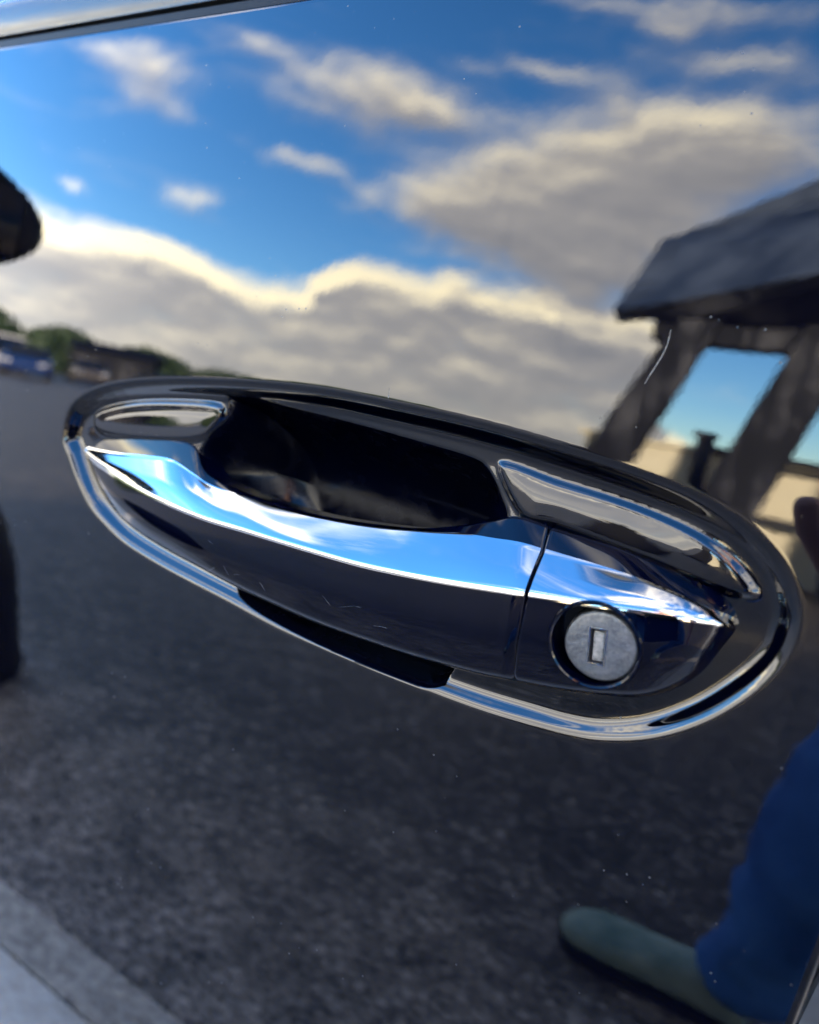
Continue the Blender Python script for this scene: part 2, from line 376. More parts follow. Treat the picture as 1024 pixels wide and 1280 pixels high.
# lofted handle -----------------------------------------------------------
def stations(rows, n):
    """rows: four pixels (back edge, chrome top, ridge, lower edge) and four depths in mm"""
    P = np.array([[unproj(*r[k], r[4][k]/1000) for k in range(4)] for r in rows])
    return catmull(P.reshape(len(rows), 12), n).reshape(n, 4, 3)
def rounded(pts, cuts, seg=6):
    """polyline with rounded corners; returns points and index of each corner's first sample"""
    out = [pts[0]]; idx = []
    for i in range(1, len(pts)-1):
        P, A, B = pts[i], pts[i-1], pts[i+1]
        la, lb = np.linalg.norm(A-P), np.linalg.norm(B-P)
        c = min(cuts[i-1], 0.49*la, 0.49*lb)
        a = P+(A-P)/(la+1e-12)*c; b = P+(B-P)/(lb+1e-12)*c
        idx.append(len(out))
        for t in np.linspace(0, 1, seg): out.append((1-t)**2*a+2*t*(1-t)*P+t*t*b)
    out.append(pts[-1]); return np.array(out), idx
OUTV = np.array([0, -1.0, 0])
def ring(S, bow):
    B, T, R, L = S
    h = np.linalg.norm(R-L)
    BB = B-OUTV*0.010; LB = L-OUTV*0.009
    CR = T+(R-T)*0.62+OUTV*0.0005*min(1, np.linalg.norm(R-T)/0.008)   # chrome face is slightly crowned
    MD = (R+L)/2+OUTV*bow*min(1, h/0.018)
    pts = [BB, B, T, CR, R, MD, L, LB]
    return rounded(pts, [0.0012, 0.0011, 0.006, 0.0011, 0.02, 0.0030], 7)
def loft(name, S, bow, chrome_name, parent, flat_ends=(False, True)):
    rings = []
    for s in S:
        r, idx = ring(s, bow); rings.append(r)
    rings = [np.array(r) for r in rings]
    def shrink(r, dirv_):
        c = r.mean(0); q = r.copy(); v = c-r; L_ = np.linalg.norm(v, axis=1)[:, None]+1e-9
        return r+v/L_*0.0005+dirv_*0.0005
    bm = bmesh.new(); R2 = list(rings)
    if flat_ends[0]: R2 = [shrink(rings[0], unit((rings[0]-rings[1]).mean(0)))]+R2
    if flat_ends[1]: R2 = R2+[shrink(rings[-1], unit((rings[-1]-rings[-2]).mean(0)))]
    V = [[bm.verts.new(p) for p in r] for r in R2]; k = len(V[0])
    for i in range(len(V)-1):
        for j in range(k):
            jj = (j+1) % k
            bm.faces.new((V[i][j], V[i+1][j], V[i+1][jj], V[i][jj]))
    bm.faces.new(V[0]); bm.faces.new(V[-1][::-1])
    me = to_mesh(bm, name, 38)
    o = link(name, me, GRIP, parent)
    # chrome strip: from just under the back corner to the ridge, 0.3 mm proud
    j0 = idx[1]+1; j1 = idx[3]+6
    bm = bmesh.new(); VV = []
    for r in rings:
        row = r[j0:j1+1]; tan = np.gradient(row, axis=0)
        VV.append((row, tan))
    long_ = np.gradient(np.array([a for a, b in VV]), axis=0)
    rows = []
    for i, (row, tan) in enumerate(VV):
        nn = np.cross(long_[i], tan); nn /= np.linalg.norm(nn, axis=1)[:, None]+1e-12
        nn *= np.sign(nn @ OUTV+1e-9)[:, None]
        pr = row+nn*0.00032
        rows.append([bm.verts.new(row[0]-nn[0]*0.0006)]+[bm.verts.new(p) for p in pr]+[bm.verts.new(row[-1]-nn[-1]*0.0006)])
    if flat_ends[0]:
        rows = [[bm.verts.new(Vector(v.co)+Vector(OUTV)*-0.0011) for v in rows[0]]]+rows
    if flat_ends[1]:
        rows = rows+[[bm.verts.new(Vector(v.co)+Vector(OUTV)*-0.0011) for v in rows[-1]]]
    for i in range(len(rows)-1):
        for j in range(len(rows[0])-1):
            bm.faces.new((rows[i][j], rows[i+1][j], rows[i+1][j+1], rows[i][j+1]))
    cm = to_mesh(bm, chrome_name, 50)
    link(chrome_name, cm, CHROME, o)
    return o
BAR = [[(106, 556), (105, 559), (105, 563), (108, 570), (-5.0, -4.9, -4.6, -5.0)],
       [(125, 548), (122, 564), (125, 581), (119, 604), (-4.6, -3.8, -1.5, -4.0)],
       [(155, 546), (150, 569), (155, 600), (138, 637), (-4.4, -3.0, 1.8, -2.0)],
       [(190, 546), (182, 572), (190, 619), (168, 665), (-4.4, -2.6, 4.8, 0.5)],
       [(220, 549), (214, 577), (225, 635), (208, 690), (-4.4, -2.2, 7.0, 2.6)],
       [(243, 558), (240, 593), (262, 649), (250, 713), (-4.2, -1.6, 8.6, 4.5)],
       [(257, 589), (262, 607), (300, 660), (295, 737), (-3.0, -0.6, 9.4, 5.4)],
       [(290, 609), (300, 620), (340, 672), (340, 758), (-2.0, 0.5, 10.2, 6.2)],
       [(340, 628), (350, 636), (390, 687), (390, 780), (-1.0, 1.5, 11.0, 7.0)],
       [(400, 644), (410, 650), (450, 704), (450, 802), (-0.5, 2.0, 11.6, 7.5)],
       [(460, 654), (470, 660), (505, 716), (510, 822), (-0.3, 2.2, 12.0, 7.8)],
       [(520, 660), (528, 665), (560, 726), (560, 836), (-0.5, 2.2, 12.0, 8.0)],
       [(570, 657), (578, 669), (605, 733), (598, 846), (-1.5, 1.8, 12.0, 8.0)],
       [(612, 650), (620, 676), (632, 737), (618, 850), (-2.8, 2.0, 12.0, 8.0)],
       [(645, 645), (650, 681), (645, 739), (629, 852), (-3.2, 2.2, 12.0, 8.0)],
       [(684, 656), (676, 689), (656, 741), (639, 854), (-3.2, 2.4, 12.0, 7.0)]]
CAP = [[(691, 659), (682, 690), (662, 741), (644, 855), (-3.2, 2.4, 12.0, 7.0)],
       [(730, 671), (722, 702), (705, 748), (690, 864), (-3.2, 2.6, 12.0, 6.5)],
       [(776, 685), (768, 716), (758, 756), (745, 871), (-3.2, 3.0, 11.6, 5.8)],
       [(820, 702), (814, 732), (808, 764), (798, 874), (-3.4, 4.0, 10.2, 4.4)],
       [(860, 718), (854, 749), (850, 771), (840, 864), (-3.8, 4.3, 8.2, 2.4)],
       [(893, 733), (886, 763), (884, 777), (874, 843), (-4.2, 3.0, 5.4, 1.0)],
       [(917, 747), (906, 770), (906, 781), (902, 810), (-4.8, 0.2, 1.8, -1.5)],
       [(930, 762), (920, 775), (918, 783), (916, 794), (-5.4, -3.2, -2.4, -3.8)],
       [(933, 770), (931, 774), (930, 777), (929, 781), (-6.6, -6.4, -6.2, -6.4)]]
HANDLE = loft('door_handle', stations(BAR, 130), 0.0022, 'chrome_strip', CAR)
LCAP = loft('lock_cap', stations(CAP, 90), 0.0022, 'chrome_strip', CAR, (True, False))
HANDLE['label'] = 'black pull handle with chrome upper face'; LCAP['label'] = 'tapered end cap holding the key lock'
# key lock ---------------------------------------------------------------
LN = Vector((0.03, -1.0, -0.055)).normalized()
def on_cap(px, py):     # point of the cap's front face at this pixel
    dg = bpy.context.evaluated_depsgraph_get(); bpy.context.view_layer.update()
    ok, loc, nn, _ = LCAP.ray_cast(Vector(CP), Vector(pray(px, py))); return loc, nn
LC, LNN = on_cap(742, 808)
LN = LNN.normalized()
bmc = bmesh.new(); cyl(bmc, LC-LN*0.0062, LC+LN*0.012, 0.0104, seg=64)
cutter = link('cutter', to_mesh(bmc, 'cutter'))
md = LCAP.modifiers.new('hole', 'BOOLEAN'); md.operation = 'DIFFERENCE'; md.object = cutter; md.solver = 'EXACT'
dg = bpy.context.evaluated_depsgraph_get(); nm = bpy.data.meshes.new_from_object(LCAP.evaluated_get(dg))
LCAP.modifiers.clear(); LCAP.data = nm; nm.set_sharp_from_angle(angle=math.radians(38)); bpy.data.objects.remove(cutter)
LQ = LN.to_track_quat('Z', 'Y').to_matrix().to_4x4()
def lathe(name, prof, m, parent, seg=72, mtx=None, smooth=35):
    bm = bmesh.new(); rows = []
    for r, z in prof:
        rows.append([bm.verts.new((r*math.cos(2*math.pi*k/seg), r*math.sin(2*math.pi*k/seg), z)) for k in range(seg)] if r > 1e-9 else [bm.verts.new((0, 0, z))])
    for i in range(len(rows)-1):
        a, b = rows[i], rows[i+1]
        for k in range(seg):
            kk = (k+1) % seg
            if len(a) == 1: bm.faces.new((a[0], b[kk], b[k]))
            elif len(b) == 1: bm.faces.new((a[k], a[kk], b[0]))
            else: bm.faces.new((a[k], a[kk], b[kk], b[k]))
    me = to_mesh(bm, name, smooth)
    if mtx is not None: me.transform(mtx)
    return link(name, me, m, parent)
LM = Matrix.Translation(LC) @ LQ
lathe('lock_bezel', [(0.0102, -0.004), (0.0102, -0.0009), (0.01035, -0.0002), (0.0107, 0.00012), (0.0111, 0.00008), (0.0114, -0.0005)], GRIP, LCAP, mtx=LM)
DC = LC-LN*0.0018
# seat the disc where the photo has it: a little towards the tail of the car within the hole
cyl_face = Vector(unproj(751, 809, -DC.y))
LMD = Matrix.Translation(cyl_face) @ LQ
# keyway cut
zax = LQ.to_3x3() @ Vector((0, 0, 1))
pa = Vector(unproj(749.5, 785, -cyl_face.y)); pb = Vector(unproj(743.5, 831, -cyl_face.y)); kc = (pa+pb)/2
kv = (pa-pb); kv -= zax*kv.dot(zax); klen = kv.length; kv.normalize(); kx = kv.cross(zax)
KMX = Matrix((( kx.x, kv.x, zax.x, kc.x), (kx.y, kv.y, zax.y, kc.y), (kx.z, kv.z, zax.z, kc.z), (0, 0, 0, 1)))
KW = 0.0036
# disc face with the slot left open, built in the slot's own axes
KI = KMX.inverted(); cc = KI @ cyl_face
hx, hy = KW/2, klen/2
ang = sorted(list(np.linspace(-math.pi, math.pi, 96, endpoint=False))+[math.atan2(sy_*hy, sx_*hx) for sx_ in (-1, 1) for sy_ in (-1, 1)])
bm = bmesh.new(); loops = []
def rect_pt(a):
    c, s_ = math.cos(a), math.sin(a); k = min(hx/abs(c) if abs(c) > 1e-9 else 1e9, hy/abs(s_) if abs(s_) > 1e-9 else 1e9); return c*k, s_*k
def circ_pt(a, r):
    c, s_ = math.cos(a), math.sin(a); bq = c*cc.x+s_*cc.y; k = bq+math.sqrt(max(bq*bq-(cc.x**2+cc.y**2-r*r), 0)); return c*k, s_*k
for kind, r, z in (('r', 0, -0.0022), ('r', 0, 0.0), ('c', 0.0080, 0.0), ('c', 0.0085, -0.00015), ('c', 0.0089, -0.0006), ('c', 0.0090, -0.0012), ('c', 0.0090, -0.0040)):
    loops.append([bm.verts.new((*(rect_pt(a) if kind == 'r' else circ_pt(a, r)), z+cc.z)) for a in ang])
for A_, B_ in zip(loops[:-1], loops[1:]):
    for k in range(len(ang)):
        kk = (k+1) % len(ang); bm.faces.new((A_[k], A_[kk], B_[kk], B_[k]))
bm.faces.new(loops[0]); bm.faces.new(loops[-1][::-1])
bm.transform(KMX)
KL = link('key_lock', to_mesh(bm, 'key_lock', 28), SATIN, CAR); KL['label'] = 'round brushed metal key cylinder'
bm = bmesh.new(); bx(bm, (-KW/2+0.0007, -klen/2+0.0003, -0.0024), (KW/2-0.0003, klen/2-0.0009, -0.0008), 0.0002); bm.transform(KMX)
SHUT = mat('keyway_flap', (0.5, 0.5, 0.48), 0.35, 0.0, build=vary((0.10, 0.098, 0.09), (0.34, 0.33, 0.30), 900, 0.5, 0.0002))
link('keyway_flap', to_mesh(bm, 'keyway_flap', 30), SHUT, KL)
bm = bmesh.new()
for (x0, x1, y0, y1) in ((-KW/2-.0001, -KW/2+.00012, -klen/2, klen/2), (KW/2-.00012, KW/2+.0001, -klen/2, klen/2), (-KW/2+.00012, KW/2-.00012, -klen/2-.0001, -klen/2+.00012), (-KW/2+.00012, KW/2-.00012, klen/2-.00012, klen/2+.0001)):
    bx(bm, (x0, y0, -0.0022), (x1, y1, -0.00015))
bx(bm, (-KW/2+.0002, -klen/2+.0002, -0.0021), (KW/2-.0002, klen/2-.0002, -0.0017))
bm.transform(KMX); link('keyway_shade', to_mesh(bm, 'keyway_shade'), RUBBER, KL)  # dark strips and floor put in as the slot's shade
bm = bmesh.new()
for (x0, x1, y0, y1) in ((-KW/2-.00042, -KW/2, -klen/2-.00042, klen/2+.00042), (KW/2, KW/2+.00042, -klen/2-.00042, klen/2+.00042), (-KW/2, KW/2, -klen/2-.00042, -klen/2), (-KW/2, KW/2, klen/2, klen/2+.00042)):
    bx(bm, (x0, y0, -0.0006), (x1, y1, 0.00022), 0.00006)
bm.transform(KMX); link('keyway_rim', to_mesh(bm, 'keyway_rim', 30), CHROME, KL)

# window trim --------------------------------------------------------------
def strip(name, prof, x0, x1, m, parent, n=24, smooth=40):
    """profile in (out, z) swept along the car; 'out' is metres in front of y = 0"""
    bm = bmesh.new(); rows = []
    for x in np.linspace(x0, x1, n): rows.append([bm.verts.new((x, -o_, z)) for o_, z in prof])
    for i in range(n-1):
        for j in range(len(prof)): bm.faces.new((rows[i][j], rows[i+1][j], rows[i+1][(j+1) % len(prof)], rows[i][(j+1) % len(prof)]))
    bm.faces.new(rows[0]); bm.faces.new(rows[-1][::-1])
    return link(name, to_mesh(bm, name, smooth), m, parent)
yb = -panel_y(ZTOP)
def arc(cx, cz, rx, rz, a0, a1, n): return [(cx+rx*math.cos(math.radians(a)), cz+rz*math.sin(math.radians(a))) for a in np.linspace(a0, a1, n)]
SEALP = [(yb-0.014, 1.0612), (yb-0.0035, 1.0612), (yb-0.0030, 1.0617), (yb-0.0029, 1.0645), (yb-0.0034, 1.0650), (yb-0.0060, 1.0652), (yb-0.0060, 1.0682), (yb-0.014, 1.0684)]
strip('window_seal', SEALP, -0.98, 0.02, mat('window_rubber', (0.001, 0.001, 0.0013), 0.45, spec=0.12, build=vary((0.0006, 0.0007, 0.001), (0.0015, 0.0016, 0.002), 300, 0.2, 0.0003)), CAR)
MOULD = [(yb-0.018, 1.0668), (yb-0.0030, 1.0668)]+[(yb-0.0020-0.0036*(t-0.5)**2-0.0125*t**8, 1.0676+0.0190*t) for t in np.linspace(0, 1, 32)]+[(yb-0.018, 1.0868)]
def trim_build(gg, b):
    n, _ = gg.noise(gg.v('MULTIPLY', objc(gg), (0.1, 1, 1)), 500.0, 4.0, 0.6)
    gg.put(b.inputs['Roughness'], gg.smooth(n, 0.3, 0.75, 0.14, 0.28))
strip('window_moulding', MOULD, -0.98, 0.02, mat('satin_chrome', (0.045, 0.044, 0.042), 0.12, 0.0, ior=1.5, spec=0.2, build=trim_build), CAR)
bm = bmesh.new()
a = [(-0.98, 0.026, 1.086), (0.02, 0.026, 1.086), (-0.12, 0.16, 1.40), (-0.62, 0.16, 1.38)]
b_ = [bm.verts.new(p) for p in a]; c_ = [bm.verts.new((x, y+0.005, z)) for x, y, z in a]
bm.faces.new(b_); bm.faces.new(c_[::-1])
for i in range(4): bm.faces.new((b_[i], c_[i], c_[(i+1) % 4], b_[(i+1) % 4]))
link('window_glass', to_mesh(bm, 'window_glass'), GLASS, CAR)

# rest of the car -----------------------------------------------------------
def side_panel(name, x0f, x1f, extra, zlo, zhi=ZTOP):
    bm = bmesh.new(); rows = []
    zz = np.linspace(zlo, zhi, 60)
    for f in np.linspace(0, 1, 14):
        rows.append([bm.verts.new((x0f(z)+(x1f(z)-x0f(z))*f, panel_y(z)+extra(z), z)) for z in zz])
    rows = [[bm.verts.new((v.co.x-0.0008, v.co.y+dy, v.co.z)) for v in rows[0]] for dy in (0.012, 0.001)]+rows
    for i in range(len(rows)-1):
        for j in range(len(zz)-1): bm.faces.new((rows[i][j], rows[i+1][j], rows[i+1][j+1], rows[i][j+1]))
    return link(name, to_mesh(bm, name, 30, recalc=True), PAINT, CAR)
side_panel('rear_door', lambda z: shut(z)+0.0046, lambda z: 1.05, lambda z: 0.40*max(0.0, 0.87-z)*min(1.0, (0.87-z)/0.03), 0.45)  # rear door's lower tilt is made up, shaped to mirror the pale pavement
side_panel('front_wing', lambda z: -2.25, lambda z: -0.985, lambda z: 0.0, 0.55, 0.98)
bm = bmesh.new()
low = [(-2.45, 0.30), (-2.05, 0.30), (-1.98, 0.55), (-1.83, 0.67), (-1.58, 0.70), (-1.34, 0.64), (-1.22, 0.50), (-1.18, 0.25), (1.02, 0.25), (1.06, 0.5), (1.2, 0.64), (1.42, 0.70), (1.66, 0.65), (1.8, 0.5), (1.86, 0.3), (2.2, 0.32), (2.28, 0.7), (2.2, 1.0), (1.05, 1.055), (-1.05, 1.055), (-2.0, 0.93), (-2.4, 0.75)]
prism(bm, low, 0.20, 1.62); link('lower_body', to_mesh(bm, 'lower_body'), PAINT, CAR)
bm = bmesh.new()
cab = [(-1.05, 0.045, 1.056), (1.9, 0.10, 1.056), (1.15, 0.22, 1.42), (0.2, 0.2, 1.46), (-0.35, 0.22, 1.42)]
A = [bm.verts.new(p) for p in cab]; Bv = [bm.verts.new((x, 1.72-y, z)) for x, y, z in cab]
bm.faces.new(A); bm.faces.new(Bv[::-1])
for i in range(5): bm.faces.new((A[i], Bv[i], Bv[(i+1) % 5], A[(i+1) % 5]))
link('cabin', to_mesh(bm, 'cabin'), GLASS, CAR)
for wx in (-1.6, 1.42):
    for wy in (0.06, 1.55):
        t = lathe('wheel', [(0.20, -0.10), (0.30, -0.105), (0.315, -0.08), (0.315, 0.08), (0.30, 0.105), (0.20, 0.10)], TYRE, CAR, 48, Matrix.Translation((wx, wy+0.1, 0.325)) @ Matrix.Rotation(math.radians(90), 4, 'X'))
        lathe('rim', [(0, 0.05), (0.05, 0.06), (0.06, 0.04), (0.17, 0.07), (0.20, 0.10), (0.21, 0.09), (0.2, 0.0)], ALLOY, t, 40, Matrix.Translation((wx, wy+0.1, 0.325)) @ Matrix.Rotation(math.radians(90), 4, 'X'))
# wing mirror: mirrored in the paint at the photo's left edge
bm = bmesh.new()
q = bmesh.ops.create_uvsphere(bm, u_segments=40, v_segments=24, radius=1.0)
for v in bm.verts:
    x, y, z = v.co
    p = 2.15
    r = (abs(x)**p+abs(y)**p+abs(z)**p)**(1/p)
    v.co = Vector((x/r*0.055, y/r*0.112, z/r*(0.070+0.018*(y/r))))
    if v.co.x > 0.03: v.co.x = 0.03+(v.co.x-0.03)*0.3
bm.transform(Matrix.Translation((-0.79, -0.182, 1.072)))
cyl(bm, (-0.80, 0.02, 1.06), (-0.80, -0.08, 1.07), 0.028, 0.02, 16)
WM = link('wing_mirror', to_mesh(bm, 'wing_mirror', 50), mat('mirror_plastic', (0.001, 0.0012, 0.002), 0.4, spec=0.1, build=vary((0.0006, 0.0008, 0.0014), (0.0016, 0.0018, 0.0026), 80, 0.1, 0.0005)), CAR)
bm = bmesh.new(); bx(bm, (-0.757, -0.252, 1.032), (-0.752, -0.117, 1.109), 0.002)
link('mirror_glass', to_mesh(bm, 'mirror_glass', 30), mat('dimmed_mirror', (0.002, 0.002, 0.003), 0.1, spec=0.1, build=vary((0.001, 0.001, 0.002), (0.002, 0.002, 0.003), 5)), WM)
# a scratch in the clear coat and a few fine ones on the grip
SCRM = mat('scratch', (0.5, 0.5, 0.5), 0.5, build=vary((0.03, 0.03, 0.03), (0.16, 0.16, 0.155), 900))
bpy.context.view_layer.update()
def scratch(pts, target, width):
    P = catmull(pts, 3*len(pts)); bm = bmesh.new(); rows = []
    for k, (px, py) in enumerate(P):
        d = Vector(pray(px, py)); ok, loc, nn, _ = target.ray_cast(Vector(CP), d)
        if not ok: continue
        nn = nn if nn.dot(d) < 0 else -nn
        q = P[min(k+1, len(P)-1)]-P[max(k-1, 0)]; side = Vector(CM @ np.array([-q[1], q[0], 0.0])).normalized()
        w = width*math.sin(math.pi*(k+0.3)/(len(P)-0.4))**0.6*0.5
        rows.append([bm.verts.new(loc+nn*0.00003-side*w), bm.verts.new(loc+nn*0.00008), bm.verts.new(loc+nn*0.00003+side*w)])
    for a, b in zip(rows[:-1], rows[1:]):
        bm.faces.new((a[0], b[0], b[1], a[1])); bm.faces.new((a[1], b[1], b[2], a[2]))
    return link('scratch', to_mesh(bm, 'scratch', 80), SCRM, CAR)
DP = bpy.data.objects['door_panel']
scratch([(839, 412), (834, 432), (825, 450), (812, 470), (806, 480)], DP, 0.00040)
scratch([(487, 484), (486, 495), (484, 505)], DP, 0.00025)
for _ in range(9):
    cx, cy = random.uniform(255, 480), random.uniform(670, 760)
    cy = 655+0.42*(cx-250)+random.uniform(14, 62)
    a = random.gauss(0.45, 0.5); l = random.uniform(3, 11)
    scratch([(cx-l*math.cos(a), cy-l*math.sin(a)), (cx, cy+random.uniform(-1, 1)), (cx+l*math.cos(a), cy+l*math.sin(a))], HANDLE, random.uniform(0.00003, 0.00007))

# ------------------------------------------------------------------ what stands round the car and shows in its paint
# timber shelter on raking posts, about 6 m out
def timber_build(gg, b):
    c = objc(gg)
    n, _ = gg.noise(gg.v('MULTIPLY', c, (9.0, 9.0, 0.5)), 1.6, 5.0, 0.7); k, _ = gg.noise(c, 2.0, 3.0, 0.5)
    gg.put(b.inputs['Base Color'], gg.ramp(gg.m('MULTIPLY', gg.m('ADD', n, k), 0.5), [(0.40, (0.001, 0.0015, 0.003)), (0.50, (0.004, 0.005, 0.009)), (0.66, (0.085, 0.086, 0.095))]))
    bump(gg, b, n, 0.5, 0.02)
TIMBER = mat('dark_timber', (0.05, 0.04, 0.035), 0.7, spec=0.25, build=timber_build)
SLATE = mat('slate', (0.06, 0.07, 0.09), 0.45, build=vary((0.004, 0.008, 0.020), (0.085, 0.110, 0.160), 1.4, 0.6, 0.03, rough=(0.28, 0.5)))
SH = empty('shelter', (-1.0, -6.6, 0)); tag(SH, 'dark timber shelter with slate roof on thick raking posts', 'shelter')
SHI = Matrix.Translation((1.0, 6.6, 0))
def hexa(bm, f, b):
    a = [bm.verts.new(p) for p in f]; c = [bm.verts.new(p) for p in b]
    bm.faces.new(a); bm.faces.new(c[::-1])
    for i in range(len(f)): bm.faces.new((a[i], c[i], c[(i+1) % len(f)], a[(i+1) % len(f)]))
def post(l0, r0, l1, r1, Y, thick):
    """post whose face runs from the photo pixels l0,r0 (low) to l1,r1 (high), carried down to the ground"""
    P = [seen_at(*q, Y) for q in (l0, r0, r1, l1)]
    out_ = []
    for lo, hi in ((P[0], P[3]), (P[1], P[2])):
        d = hi-lo; t = -lo[2]/d[2]; out_.append((lo+d*t, hi+d*0.12))
    (a, d), (b, c) = out_
    bm = bmesh.new(); f = [Vector(v) for v in (a, b, c, d)]
    hexa(bm, f, [v+Vector((-0.02, -thick, 0)) for v in f])
    bmesh.ops.bevel(bm, geom=bm.edges[:], offset=0.012, segments=1, affect='EDGES')
    bm.transform(SHI); return link('post', to_mesh(bm, 'post'), TIMBER, SH)
post((740, 550), (792, 574), (840, 409), (892, 418), -6.0, 0.16)
post((892, 591), (957, 626), (1012, 399), (1085, 420), -6.0, 0.22)
for x in (0.35, 1.6):
    bm = bmesh.new(); f = [Vector(v) for v in ((x-0.25, -6.0, 0), (x+0.2, -6.0, 0), (x+0.65, -6.0, 2.5), (x+0.2, -6.0, 2.5))]
    hexa(bm, f, [v+Vector((0.1, -0.4, 0)) for v in f]); bm.transform(SHI); link('post', to_mesh(bm, 'post'), TIMBER, SH)
# eave comes nearer towards the tail of the car, so it rises in the reflection
E0 = seen_at(768, 388, -6.2); E1 = E0+np.array([2.6, 1.35, 0.42]); E2 = E0+np.array([4.2, 1.7, 0.55])
T0 = seen_at(830, 300, -6.9); T1 = seen_at(1023, 222, -6.6); T2 = T1+np.array([2.5, 0.6, 0.5])
def roof_slab():
    bm = bmesh.new()
    f = [E0, E1, E2, T2, T1, T0]
    hexa(bm, [Vector(v) for v in f], [Vector(v)+Vector((0.02, -0.10, -0.10)) for v in f]); return bm
bm = roof_slab(); bm.transform(SHI); RF = link('roof', to_mesh(bm, 'roof'), SLATE, SH)
# slates: rows of overlapping tiles on the slope
e0, e1, t0, t1 = map(Vector, (E0, E2, T0, T2))
nrm_ = (e1-e0).cross(t0-e0).normalized(); nrm_ = nrm_ if nrm_.z > 0 else -nrm_
for r_ in range(6):
    a0 = e0.lerp(t0, r_/6); a1 = e1.lerp(t1, r_/6); b0 = e0.lerp(t0, (r_+1.15)/6); b1 = e1.lerp(t1, (r_+1.15)/6)
    n_ = 12
    for k in range(n_):
        s0 = (k+0.02)/n_; s1 = (k+0.98)/n_
        f = [a0.lerp(a1, s0)+nrm_*0.03, a0.lerp(a1, s1)+nrm_*(0.03+random.uniform(0, .012)), b0.lerp(b1, s1)+nrm_*0.02, b0.lerp(b1, s0)+nrm_*0.02]
        bm = bmesh.new(); hexa(bm, f, [v-nrm_*0.018 for v in f]); bm.transform(SHI); link('slate', to_mesh(bm, 'slate'), SLATE, RF)
# soffit and beam under the eave
bm = bmesh.new()
S0 = seen_at(833, 404, -6.1); 
f = [Vector(E0)+Vector((0.03, 0.02, -0.03)), Vector(E1)+Vector((0, 0.02, -0.03)), Vector(E2)+Vector((0, 0.02, -0.03)), Vector((3.4, -6.1, 2.5)), Vector((-0.6, -6.05, 2.52)), Vector(S0)]
hexa(bm, f, [v+Vector((0, -0.06, 0.05)) for v in f]); bm.transform(SHI); link('soffit', to_mesh(bm, 'soffit'), TIMBER, SH)
bm = bmesh.new(); bx(bm, (-1.75, -6.35, 2.28), (3.0, -6.12, 2.56), 0.01); bm.transform(SHI); link('beam', to_mesh(bm, 'beam'), TIMBER, SH)

MATTE = mat('black_moulded_plastic', (0.003, 0.0035, 0.006), 0.6, spec=0.15, build=vary((0.002, 0.0025, 0.005), (0.005, 0.0055, 0.008), 20))
# added stand-in for an unidentified dark shape; darkens the left edge of the panel
bl = lathe('dark_stand_in', [(0, 0.0), (0.17, 0.0), (0.18, 0.03), (0.175, 0.06), (0.185, 0.2), (0.19, 0.32), (0.175, 0.45), (0.13, 0.56), (0.06, 0.62), (0, 0.63)], MATTE, None, 40, Matrix.Translation((-1.82, -0.72, 0)), 50)
tag(bl, 'added short black rounded stand-in on the asphalt just past the kerb', 'dark_stand_in')

# cream wall, railing and gate post behind the shelter
CREAM = mat('cream_render', (0.62, 0.56, 0.40), 0.85, build=vary((0.55, 0.49, 0.34), (0.68, 0.62, 0.46), 1.2, 0.2, 0.01))
bm = bmesh.new(); bx(bm, (-2.6, -7.95, -0.05), (6.5, -7.6, 1.30), 0.02); bx(bm, (-2.65, -8.0, 1.30), (6.55, -7.55, 1.36), 0.01)
tag(link('garden_wall', to_mesh(bm, 'garden_wall'), CREAM), 'long low cream rendered wall behind the shelter', 'wall')
bm = bmesh.new(); bx(bm, (-1.42, -7.30, 0), (-1.28, -7.16, 1.46), 0.015); bx(bm, (-1.45, -7.33, 1.46), (-1.25, -7.13, 1.52), 0.01)
tag(link('gate_post', to_mesh(bm, 'gate_post'), TIMBER), 'square dark gate post in front of the cream wall', 'post')
RL = empty('railing', (-0.05, -7.23, 0)); tag(RL, 'dark timber railing running from the gate post along the wall', 'railing')
def rl(name, lo, hi):
    bm = bmesh.new(); bx(bm, lo, hi, 0.008); link(name, to_mesh(bm, name), TIMBER, RL)
rl('rail', (-1.23, -0.03, 1.30), (2.0, 0.03, 1.38)); rl('rail', (-1.23, -0.025, 0.65), (2.0, 0.025, 0.72))
for x in (0.35, 1.15, 1.9): rl('rail_post', (x, -0.035, 0.0), (x+0.08, 0.035, 1.297))

# far side: hedge bank, shed and parked cars towards the nose of the car
def leafy(name, cx, cy, rx, ry, h, n, size, m, parent=None, base=0.0):
    P = rng.normal(size=(n, 3)); P /= np.linalg.norm(P, axis=1)[:, None]; P *= rng.uniform(0.45, 1.0, (n, 1))**0.5
    P[:, 2] = np.abs(P[:, 2]); P *= np.array([rx, ry, h]); P += np.array([cx, cy, base])
    A1 = rng.normal(size=(n, 3)); A1 /= np.linalg.norm(A1, axis=1)[:, None]; A2 = np.cross(A1, rng.normal(size=(n, 3))); A2 /= np.linalg.norm(A2, axis=1)[:, None]
    s = size*rng.uniform(0.6, 1.3, (n, 1))
    V = np.stack([P-A1*s, P+A2*s*0.5, P+A1*s, P-A2*s*0.5], 1).reshape(-1, 3)
    me = bpy.data.meshes.new(name); me.from_pydata(V, [], (np.arange(n*4).reshape(n, 4)).tolist()); me.update()
    return link(name, me, m, parent)
LEAF = mat('hedge_leaf', (0.05, 0.09, 0.03), 0.6, build=vary((0.010, 0.026, 0.010), (0.036, 0.062, 0.022), 0.8))
BARK = mat('bark', (0.06, 0.05, 0.04), 0.9, build=vary((0.04, 0.032, 0.026), (0.09, 0.075, 0.06), 9, 0.5, 0.02))
def polar(az, d): return (d*math.sin(math.radians(az)), -d*math.cos(math.radians(az)))
